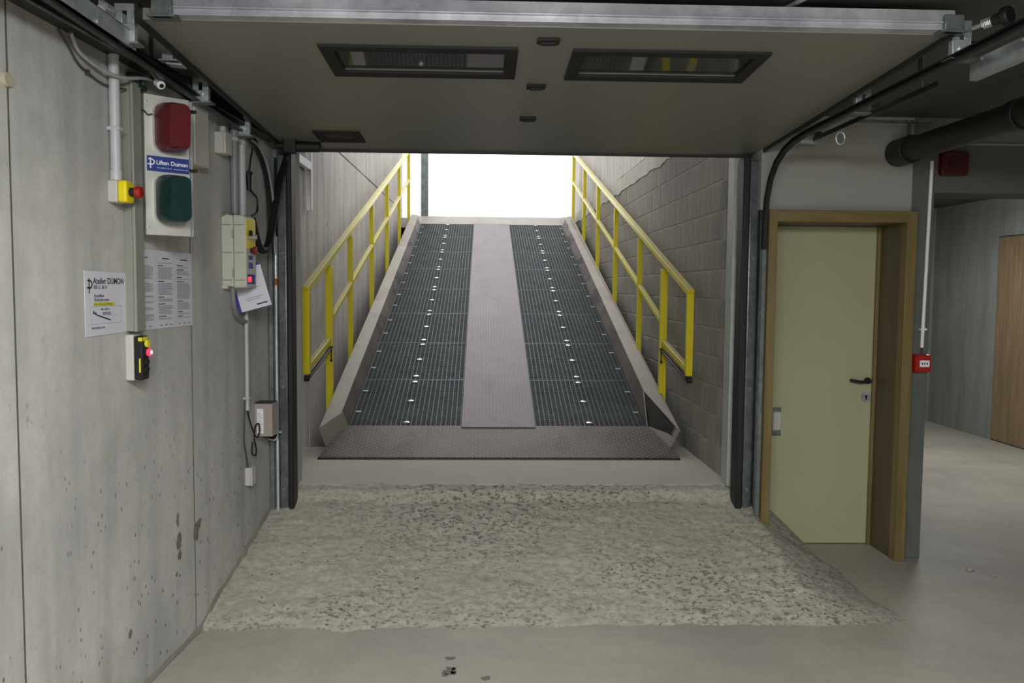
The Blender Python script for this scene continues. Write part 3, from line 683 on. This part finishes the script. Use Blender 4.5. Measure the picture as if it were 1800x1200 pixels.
sh = t.part('sheet', MB().box(.001, .003, -1.66, -1.109, 1.472, 1.803), M['paper'])
tx = MB(); hd = MB()
for c0_, c1_ in ((-1.655, -1.497), (-1.455, -1.315), (-1.27, -1.13)):
    z = 1.768; rnd = random.Random(int(c0_*-100))
    quad(hd, OB, U, V, c0_+.04, c0_+.11, z, z+.004, .0007)
    z -= .018
    while z > 1.505:
        if rnd.random() < .16:
            z -= .007; quad(hd, OB, U, V, c0_, c0_+.05+rnd.random()*.03, z, z+.0032, .0007); z -= .0075
        quad(tx, OB, U, V, c0_, c1_-rnd.random()*.03*(rnd.random() < .4), z, z+.0022, .0007); z -= .0048
    for q in (0, .05, .1): quad(hd, OB, U, V, c0_+.01+q, c0_+.035+q, 1.484, 1.4865, .0007)
for s_ in (-1.475, -1.292): quad(tx, OB, U, V, s_, s_+.001, 1.473, 1.802, .0006)
t.part('text_lines', tx, M['greyink'], sh, kind='stuff'); t.part('text_headings', hd, M['ink'], sh, kind='stuff')
# push-button box
t = T('push_button_box', 'black and grey control box with a glowing red button under the duct', 'control box', (0, -1.71, 1.28), wall=True)
t.part('back_box', MB().box(0, .034, -1.745, -1.685, 1.283, 1.463), M['lgrey'], bevel=.005)
cv = t.part('cover', MB().box(.034, .07, -1.744, -1.686, 1.285, 1.458), M['black'], bevel=.008)
t.part('label_plate', MB().box(.07, .0712, -1.738, -1.70, 1.438, 1.454).box(.054, .07, -1.7452, -1.744, 1.438, 1.452), M['ylabel'], cv)
t.part('round_button', MB().cyl((.07, -1.715, 1.427), (.082, -1.715, 1.427), .0145), M['ylabel'], bevel=.002)
bb = t.part('lamp_collar', MB().cyl((.07, -1.715, 1.393), (.078, -1.715, 1.393), .017), M['black'])
t.part('lit_button', MB().loft([rring((a, -1.715, 1.393), U, V, 2*r, 2*r, r) for a, r in ((.078, .014), (.086, .0135), (.091, .009))]), M['led'], bb)
t.part('lit_centre', MB().cyl((.0905, -1.715, 1.393), (.0935, -1.715, 1.393), .007), M['ledhot'], bb)
t.part('side_strip', MB().box(.056, .062, -1.7452, -1.744, 1.315, 1.37), M['ylabel'], cv)
for z in (1.355, 1.325): t.part('push_button', MB().cyl((.07, -1.715, z), (.078, -1.715, z), .013), M['black'])
# tray, cables, plug
t = T('cable_channel', 'dark metal channel along the top of the concrete wall', 'cable channel', (0, -1.5, 2.53), wall=True)
t.part('channel', MB().box(0, .07, -3.4, .02, 2.508, 2.522).box(.064, .07, -3.4, .02, 2.508, 2.56), M['darksteel'], bevel=.002)
t.part('bright_edge', MB().box(.066, .073, -3.4, .02, 2.503, 2.509), M['galvd'])
solo('hanging_cable', 'thick pale cable sagging across the conduit top to a white plug', 'cable', MB().tube(spline([(.03, -2.12, 2.50), (.02, -2.051, 2.455), (.03, -1.93, 2.43), (.056, -1.83, 2.425), (.07, -1.70, 2.455), (.05, -1.55, 2.485), (.07, -1.50, 2.50)]), .0065, 8), M['cable'], (.03, -1.8, 2.44), wall=True)
solo('hanging_cable', 'thin dark cable sagging down the bare concrete', 'cable', MB().tube(spline([(.01, -2.16, 2.50), (.01, -2.103, 2.463), (.008, -2.04, 2.42), (.008, -1.96, 2.40), (.008, -1.865, 2.39), (.03, -1.75, 2.40)]), .004, 6).box(.0, .014, -1.985, -1.975, 2.395, 2.415), M['dcable'], (.01, -2.0, 2.4), wall=True)
t = T('plug', 'white round plug hanging on a wire above the signal plate', 'plug', (.1, -1.59, 2.455), wall=True)
t.part('cap', MB().cyl((.075, -1.58, 2.47), (.10, -1.60, 2.45), .019, .017, 14), M['white'], bevel=.003)
t.part('socket_hole', MB().cyl((.0995, -1.5996, 2.4504), (.1012, -1.6012, 2.449), .009, n=10), M['black'])
t.part('wire', MB().tube(spline([(.06, -1.62, 2.505), (.075, -1.615, 2.485), (.092, -1.607, 2.462), (.1, -1.6, 2.452)]), .0025, 6), M['cable'])
solo('terminal_block', 'small dark green block beside the plug above the duct', 'terminal', MB().box(0, .05, -1.69, -1.61, 2.425, 2.48).box(.05, .06, -1.67, -1.63, 2.435, 2.47), plain('dark_green_plastic', '#1d332d', .5), (0, -1.65, 2.425), wall=True, bevel=.004)
solo('bent_bracket', 'bent pale steel bracket hanging beside the track above the signal panel', 'bracket', MB().box(-1.262, -1.222, 3.33, 3.334, 2.527, 2.66).box(-1.262, -1.19, 3.29, 3.334, 2.523, 2.528).hexa([(-1.225, 3.27, 2.505), (-1.165, 3.27, 2.5), (-1.165, 3.33, 2.5), (-1.225, 3.33, 2.505), (-1.225, 3.27, 2.51), (-1.165, 3.27, 2.506), (-1.165, 3.33, 2.506), (-1.225, 3.33, 2.524)]), M['galv'], (-1.22, 3.3, 2.5), bevel=.001)
t = T('junction_box', 'small cube junction box with a gland between the flat box and twin pipes', 'junction box', (0, -.77, 2.31), wall=True)
t.part('box', MB().box(0, .045, -.812, -.722, 2.312, 2.418), M['lgrey'], bevel=.005); t.part('lid', MB().box(.045, .06, -.813, -.721, 2.311, 2.419), M['lgrey'], bevel=.004)
t.part('gland', MB().cyl((.03, -.77, 2.415), (.03, -.77, 2.448), .016, n=12), M['lgrey'])
for s_, lab, m in ((-.60, 'dark grey upright pipe nearer the junction cube, above the beige control box', 'dgreypvc'), (-.49, 'paler grey upright pipe nearer the black hose, above the beige control box', 'greypvc')):
    t = T('conduit', lab, 'conduit', (.025, s_, 2.0), wall=True)
    t.part('pipe', MB().cyl((.025, s_, 2.03), (.025, s_, 2.5), .021), M[m]); t.part('clip', MB().box(0, .05, s_-.026, s_+.026, 2.405, 2.425), M['greypvc'], bevel=.003)
# beige control cabinet
t = T('control_cabinet', 'beige wall control box with yellow label and red pilot light', 'control box', (0, -.67, 1.65), wall=True)
bs = t.part('rear_shell', MB().prism([(0, -.735, 1.66), (.062, -.735, 1.648), (.062, -.735, 2.012), (.03, -.735, 2.02), (0, -.735, 2.005)], (0, .15, 0)), M['beige'], bevel=.006)
fs = t.part('front_cover', MB().prism([(.064, -.737, 1.645), (.128, -.737, 1.648), (.128, -.737, 1.995), (.118, -.737, 2.012), (.064, -.737, 2.018)], (0, .154, 0)), M['beige'], bevel=.006)
for x0, x1, z in ((.008, .055, 1.965), (.072, .12, 1.965), (.008, .055, 1.825), (.072, .12, 1.825), (.008, .055, 1.685), (.072, .12, 1.685)):
    t.part('moulded_rib', MB().box(x0, x1, -.739, -.735, z-.002, z+.002), M['duct'], bs if x0 < .06 else fs)
for z in (1.92, 1.72): t.part('hinge_pin', MB().cyl((.063, -.741, z-.02), (.063, -.741, z+.02), .0045, n=8), M['duct'])
t.part('foot', MB().box(.0, .03, -.735, -.6, 1.64, 1.66), M['beige'], bevel=.003)
t.part('yellow_label', MB().box(.128, .1295, -.73, -.60, 1.845, 1.998), M['yellow2'], fs); 
t.part('grey_label', MB().box(.128, .129, -.73, -.60, 1.655, 1.845), M['lgrey'], fs)
t.part('blue_label', MB().box(.129, .130, -.70, -.64, 1.745, 1.775).box(.129, .130, -.72, -.61, 1.665, 1.715).box(.129, .130, -.70, -.64, 1.79, 1.812), M['navy'], fs)
t.part('latch_bar', MB().cyl((.126, -.72, 1.903), (.172, -.72, 1.903), .007).cyl((.160, -.72, 1.903), (.178, -.72, 1.903), .012), M['chrome'], fs)
t.part('selector', MB().cyl((.128, -.68, 1.925), (.14, -.68, 1.925), .016), M['black'])
sb = t.part('stop_stem', MB().cyl((.128, -.665, 1.838), (.145, -.665, 1.838), .014), M['black']); t.part('stop_button', MB().cyl((.143, -.665, 1.838), (.158, -.665, 1.838), .02, .022), plain('dark_red_button', '#7d1613', .35), sb)
t.part('pilot_light', MB().box(.130, .135, -.715, -.675, 1.675, 1.702), M['leds'], fs, bevel=.002)
# brochure hanging on a string
cx, cz = Vector((-1.145, 4.45, 1.772)), 0
a = math.radians(15.5); uu = Vector((math.cos(a), 0, math.sin(a))); vv = Vector((-math.sin(a), 0, math.cos(a)))
C0 = Vector((-1.131, 4.45, 1.558)); bro = lambda p, q, n=0.: C0 + uu*p + vv*q + Vector((0, -n, 0))
t = T('brochure', 'white brochure with a blue spine hanging tilted below the beige control box', 'brochure', tuple(C0))
pg = t.part('cover_page', MB().prism([bro(-.163, 0), bro(0, 0), bro(0, .222), bro(-.163, .222)], (0, -.003, 0)), M['paper'])
t.part('blue_backing', MB().prism([bro(-.178, -.002), bro(-.01, .004), bro(-.006, .236), bro(-.178, .236)], (0, .004, 0)), M['navy'])
ln = MB()
for q0, q1, z in ((-.14, -.04, .17), (-.14, -.06, .16), (-.13, -.03, .06), (-.12, -.05, .05), (-.1, -.03, .11)): ln.prism([bro(q0, z, .0035), bro(q1, z, .0035), bro(q1, z+.003, .0035), bro(q0, z+.003, .0035)], (0, -.0003, 0))
t.part('print', ln, M['greyink'], pg)
t.part('print_line', MB().prism([bro(-.075, .018, .0035), bro(-.015, .018, .0035), bro(-.015, .025, .0035), bro(-.075, .025, .0035)], (0, -.0003, 0)), M['ink'], pg)
# hoses
h = solo('flexible_hose', 'thick black hose looping down beside the beige control box', 'hose', MB().tube(spline([(.08, -.50, 2.02), (.085, -.49, 1.97), (.09, -.44, 1.885), (.095, -.38, 1.852), (.1, -.30, 1.885), (.1, -.22, 2.0), (.1, -.13, 2.17), (.1, -.05, 2.3), (.11, .0, 2.38), (.12, .02, 2.44)], 8), .021, 12), M['rubber'], (.1, -.3, 1.9), wall=True)
t = T('plug_lead', 'thin black lead with a plug hanging from the door track', 'lead', (.05, -.44, 2.2), wall=True)
t.part('lead', MB().tube(spline([(.06, -.42, 2.40), (.055, -.44, 2.33), (.05, -.46, 2.24), (.05, -.455, 2.19), (.06, -.43, 2.16), (.075, -.40, 2.13), (.08, -.42, 2.06), (.08, -.50, 2.03)], 6), .006, 8), M['rubber'])
t.part('plug_body', MB().cyl((.05, -.46, 2.26), (.05, -.455, 2.17), .016, .011), M['rubber'], bevel=.003); t.part('plug_flange', MB().cyl((.05, -.46, 2.255), (.05, -.46, 2.27), .022), M['black'])
solo('flat_cable', 'grey flexible cable curving from the door track down to the guide', 'cable', MB().tube(spline([(.06, -.42, 2.44), (.07, -.33, 2.42), (.08, -.24, 2.34), (.085, -.17, 2.2), (.085, -.14, 2.05), (.085, -.13, 1.85)]), .008, 8), M['dgreypvc'], (.07, -.3, 2.3), wall=True)
t = T('conduit', 'thin pale conduit below the hanging brochure', 'conduit', (.018, -.43, 1.0), wall=True)
t.part('pipe', MB().cyl((.018, -.43, .97), (.018, -.43, 1.6), .0115), M['greypvc']); t.part('clip', MB().box(0, .033, -.447, -.413, 1.03, 1.045), M['greypvc'], bevel=.003)
solo('cable_bundle', 'curved grey cable bundle under the beige control box', 'cable', MB().tube(spline([(.045, -.70, 1.65), (.04, -.68, 1.58), (.03, -.62, 1.51), (.02, -.52, 1.47), (.018, -.44, 1.46)]), .012, 8), M['dgreypvc'], (.03, -.6, 1.5), wall=True)
t = T('socket_box', 'small white socket box low on the wall', 'socket', (0, -.4, .55), wall=True)
t.part('box', MB().box(0, .03, -.437, -.375, .548, .648), M['lgrey'], bevel=.004); t.part('lid', MB().box(.03, .042, -.438, -.374, .547, .649), M['lgrey'], bevel=.004)
solo('loose_cable', 'thin black cable coiled between conduit and socket box', 'cable', MB().tube(spline([(.018, -.43, .975), (.02, -.41, .92), (.03, -.37, .84), (.035, -.33, .80), (.04, -.30, .83), (.04, -.31, .875), (.035, -.35, .87), (.03, -.36, .80), (.03, -.33, .74), (.03, -.34, .70), (.02, -.37, .72), (.02, -.36, .78)]), .0045, 6), M['rubber'], (.02, -.4, .8), wall=True)
solo('loose_cable', 'thin grey cable dropping straight into the socket box', 'cable', MB().tube(spline([(.012, -.45, 1.03), (.01, -.46, .9), (.01, -.465, .8), (.012, -.44, .72), (.015, -.42, .645)]), .004, 6), M['dcable'], (.01, -.45, .8), wall=True)
t = T('motor_box', 'brownish grey box with a white label beside the door guide', 'junction box', (0, -.2, .78), wall=True)
b = t.part('housing', MB().box(0, .105, -.275, -.16, .795, .985), M['pinkbox'], bevel=.006)
t.part('lid', MB().box(.004, .10, -.27, -.165, .984, .99), M['darksteel'], b)
lb = t.part('label_plate', MB().box(.018, .055, -.2765, -.275, .815, .955), M['white'], b)
ln = MB()
for i in range(9): ln.box(.022, .05-(i % 3)*.006, -.2770, -.2764, .83+i*.012, .833+i*.012)
t.part('label_text', ln, M['greyink'], lb)

# white bracket inside the shaft
t = T('steel_bracket', 'white steel bracket with a hanging arm inside the shaft', 'bracket', (-1.44, 6.5, 2.5))
t.part('arm', MB().box(-1.455, -1.415, 5.5, 6.92, 2.60, 2.665), M['white'], bevel=.003)
t.part('hanger', MB().box(-1.465, -1.415, 6.90, 6.905, 2.28, 3.4).box(-1.418, -1.413, 6.86, 6.905, 2.28, 3.4), M['white'], bevel=.002)

# ------------------------------------------------------------------ service door
d = struct('door_1', MB().box(1.72, 1.745, 4.92, 5.29, 0, 2.1), M['oak2'])
for nm, b, m in (('jamb', MB().box(2.535, 2.56, 4.92, 5.29, 0, 2.1), 'oak2'), ('head_jamb', MB().box(1.745, 2.535, 4.92, 5.29, 2.068, 2.1), 'oak2'),
                 ('casing', MB().box(1.695, 1.745, 4.885, 4.96, 0, 2.135), 'oak'), ('casing', MB().box(2.53, 2.592, 4.885, 4.96, 0, 2.135), 'oak'), ('head_casing', MB().box(1.745, 2.53, 4.885, 4.96, 2.066, 2.135), 'oakh'),
                 ('door_stop', MB().box(2.515, 2.535, 5.215, 5.245, 0, 2.068), 'oak')):
    q = make(nm, b, M[m], bevel=.002); q.parent = d
lf = make('leaf', MB().box(1.745, 2.535, 5.24, 5.285, .006, 2.066), M['leaf'], bevel=.002); lf.parent = d
hx, hz = 2.487, 1.078
q = make('handle', MB().tube(spline([(hx, 5.24, hz), (hx, 5.195, hz), (hx-.02, 5.188, hz), (hx-.06, 5.186, hz-.004), (hx-.115, 5.19, hz+.004), (hx-.125, 5.20, hz+.006)], 5), .0105, 10).cyl((hx, 5.24, hz), (hx, 5.225, hz), .02), M['black'], bevel=0); q.parent = lf
q = make('lock_rosette', MB().cyl((2.482, 5.241, .968), (2.482, 5.232, .968), .032, .030, 24), M['galv']); q.parent = lf
q = make('keyhole', MB().cyl((2.482, 5.2325, .975), (2.482, 5.231, .975), .009, n=12).box(2.478, 2.486, 5.231, 5.2325, .953, .972), M['black']); q.parent = lf
q = make('hinge_plate', MB().box(1.80, 1.93, 5.236, 5.2405, .715, .90), M['galvd'], bevel=.002); q.parent = lf
q = make('switch_rocker', MB().loft([rring((1.90, y, .812), (1, 0, 0), (0, 0, 1), w_, h_, .01) for y, w_, h_ in ((5.236, .055, .125), (5.226, .052, .12), (5.222, .045, .11))]), M['lgrey']); q.parent = lf
# ------------------------------------------------------------------ right-hand services
t = T('drain_pipe', 'large black drain pipe under the ceiling', 'pipe', (2.5, 4.9, 2.48))
t.part('pipe', MB().cyl((2.485, 4.94, 2.485), (2.51, .6, 2.475), .068, n=28), M['pipe'])
t.part('socket', MB().cyl((2.485, 4.95, 2.485), (2.486, 4.78, 2.485), .082, n=28), M['pipe'], bevel=.006)
t.part('collar', MB().cyl((2.49, 3.86, 2.482), (2.49, 3.78, 2.482), .078, n=28), M['darksteel'], bevel=.004)
t.part('support_strip', MB().box(2.13, 2.62, 4.8, 4.84, 2.64, 2.652).box(2.48, 2.49, 4.8, 4.84, 2.55, 2.65), M['galvd'])
t = T('alarm_sounder', 'dark red fire alarm sounder on the concrete beam', 'alarm', (2.82, 4.96, 2.36))
t.part('housing', MB().loft([rring((2.825, y, 2.425), (1, 0, 0), (0, 0, 1), w_, h_, .02) for y, w_, h_ in ((4.96, .165, .14), (4.92, .165, .14), (4.91, .15, .125))]), M['dred'])
t.part('grille', MB().cyl((2.825, 4.912, 2.42), (2.825, 4.904, 2.42), .045), plain('dark_grille', '#3a0d0d', .5))
t = T('fire_call_point', 'red fire alarm call point on the narrow pillar', 'alarm', (2.667, 4.95, 1.17))
t.part('housing', MB().loft([rring((2.667, y, 1.22), (1, 0, 0), (0, 0, 1), w_, h_, .012) for y, w_, h_ in ((4.95, .105, .108), (4.905, .105, .108), (4.897, .096, .1))]), M['red'])
pl = t.part('press_panel', MB().box(2.645, 2.705, 4.8945, 4.8975, 1.20, 1.24), M['white'], bevel=.001)
mk = MB()
for xx in (2.66, 2.675, 2.69): mk.box(xx-.004, xx+.004, 4.894, 4.8946, 1.214, 1.226)
t.part('press_mark', mk, M['ink'], pl)
t = T('conduit', 'slim white conduit running up from the red call point', 'conduit', (2.68, 4.94, 1.3))
t.part('pipe', MB().cyl((2.676, 4.938, 1.315), (2.692, 4.938, 2.44), .0105), M['white']); t.part('clip', MB().box(2.66, 2.698, 4.925, 4.951, 1.42, 1.433), M['white'], bevel=.002)
t.part('wire', MB().cyl((2.675, 4.94, 1.27), (2.676, 4.938, 1.32), .004), M['dred'])
solo('beam_conduit', 'thin grey conduit along the concrete beam above the alarm', 'conduit', MB().cyl((2.75, 4.955, 2.548), (5.6, 4.955, 2.552), .008), M['dgreypvc'], (4, 4.955, 2.55))
solo('ceiling_rod', 'thin bright rod crossing the ceiling above the door edge', 'rod', MB().cyl((1.06, 3.2, 2.685), (1.22, 2.55, 2.685), .009), M['galv'], (1.15, 2.9, 2.685))
# door of the far garage
d2 = struct('door_2', MB().box(5.725, 5.76, 6.6, 9.0, 0, 2.26), M['plank'])
for k in range(6):
    q = make('plank', MB().box(5.70, 5.725, 6.6+.4*k+.003, 7.0+.4*k-.003, .01, 2.255), M['plank'], bevel=.003); q.parent = d2
for (px_, py_, sz, lab) in ((2.905, 4.72, .022, 'larger crumb of grit on the floor by the pillar'), (2.985, 4.62, .014, 'smaller crumb of grit on the bare floor')):
    b = MB(); n = 7
    b.loft([[(px_+sz*q*math.cos(t_)*(1+.3*math.sin(2*t_+q)), py_+sz*q*.8*math.sin(t_), z*sz) for t_ in [2*math.pi*i/n for i in range(n)]] for q, z in ((.8, 0), (1, .35), (.5, .8))])
    solo('grit', lab, 'stone', b, M['stone'], (px_, py_, 0))
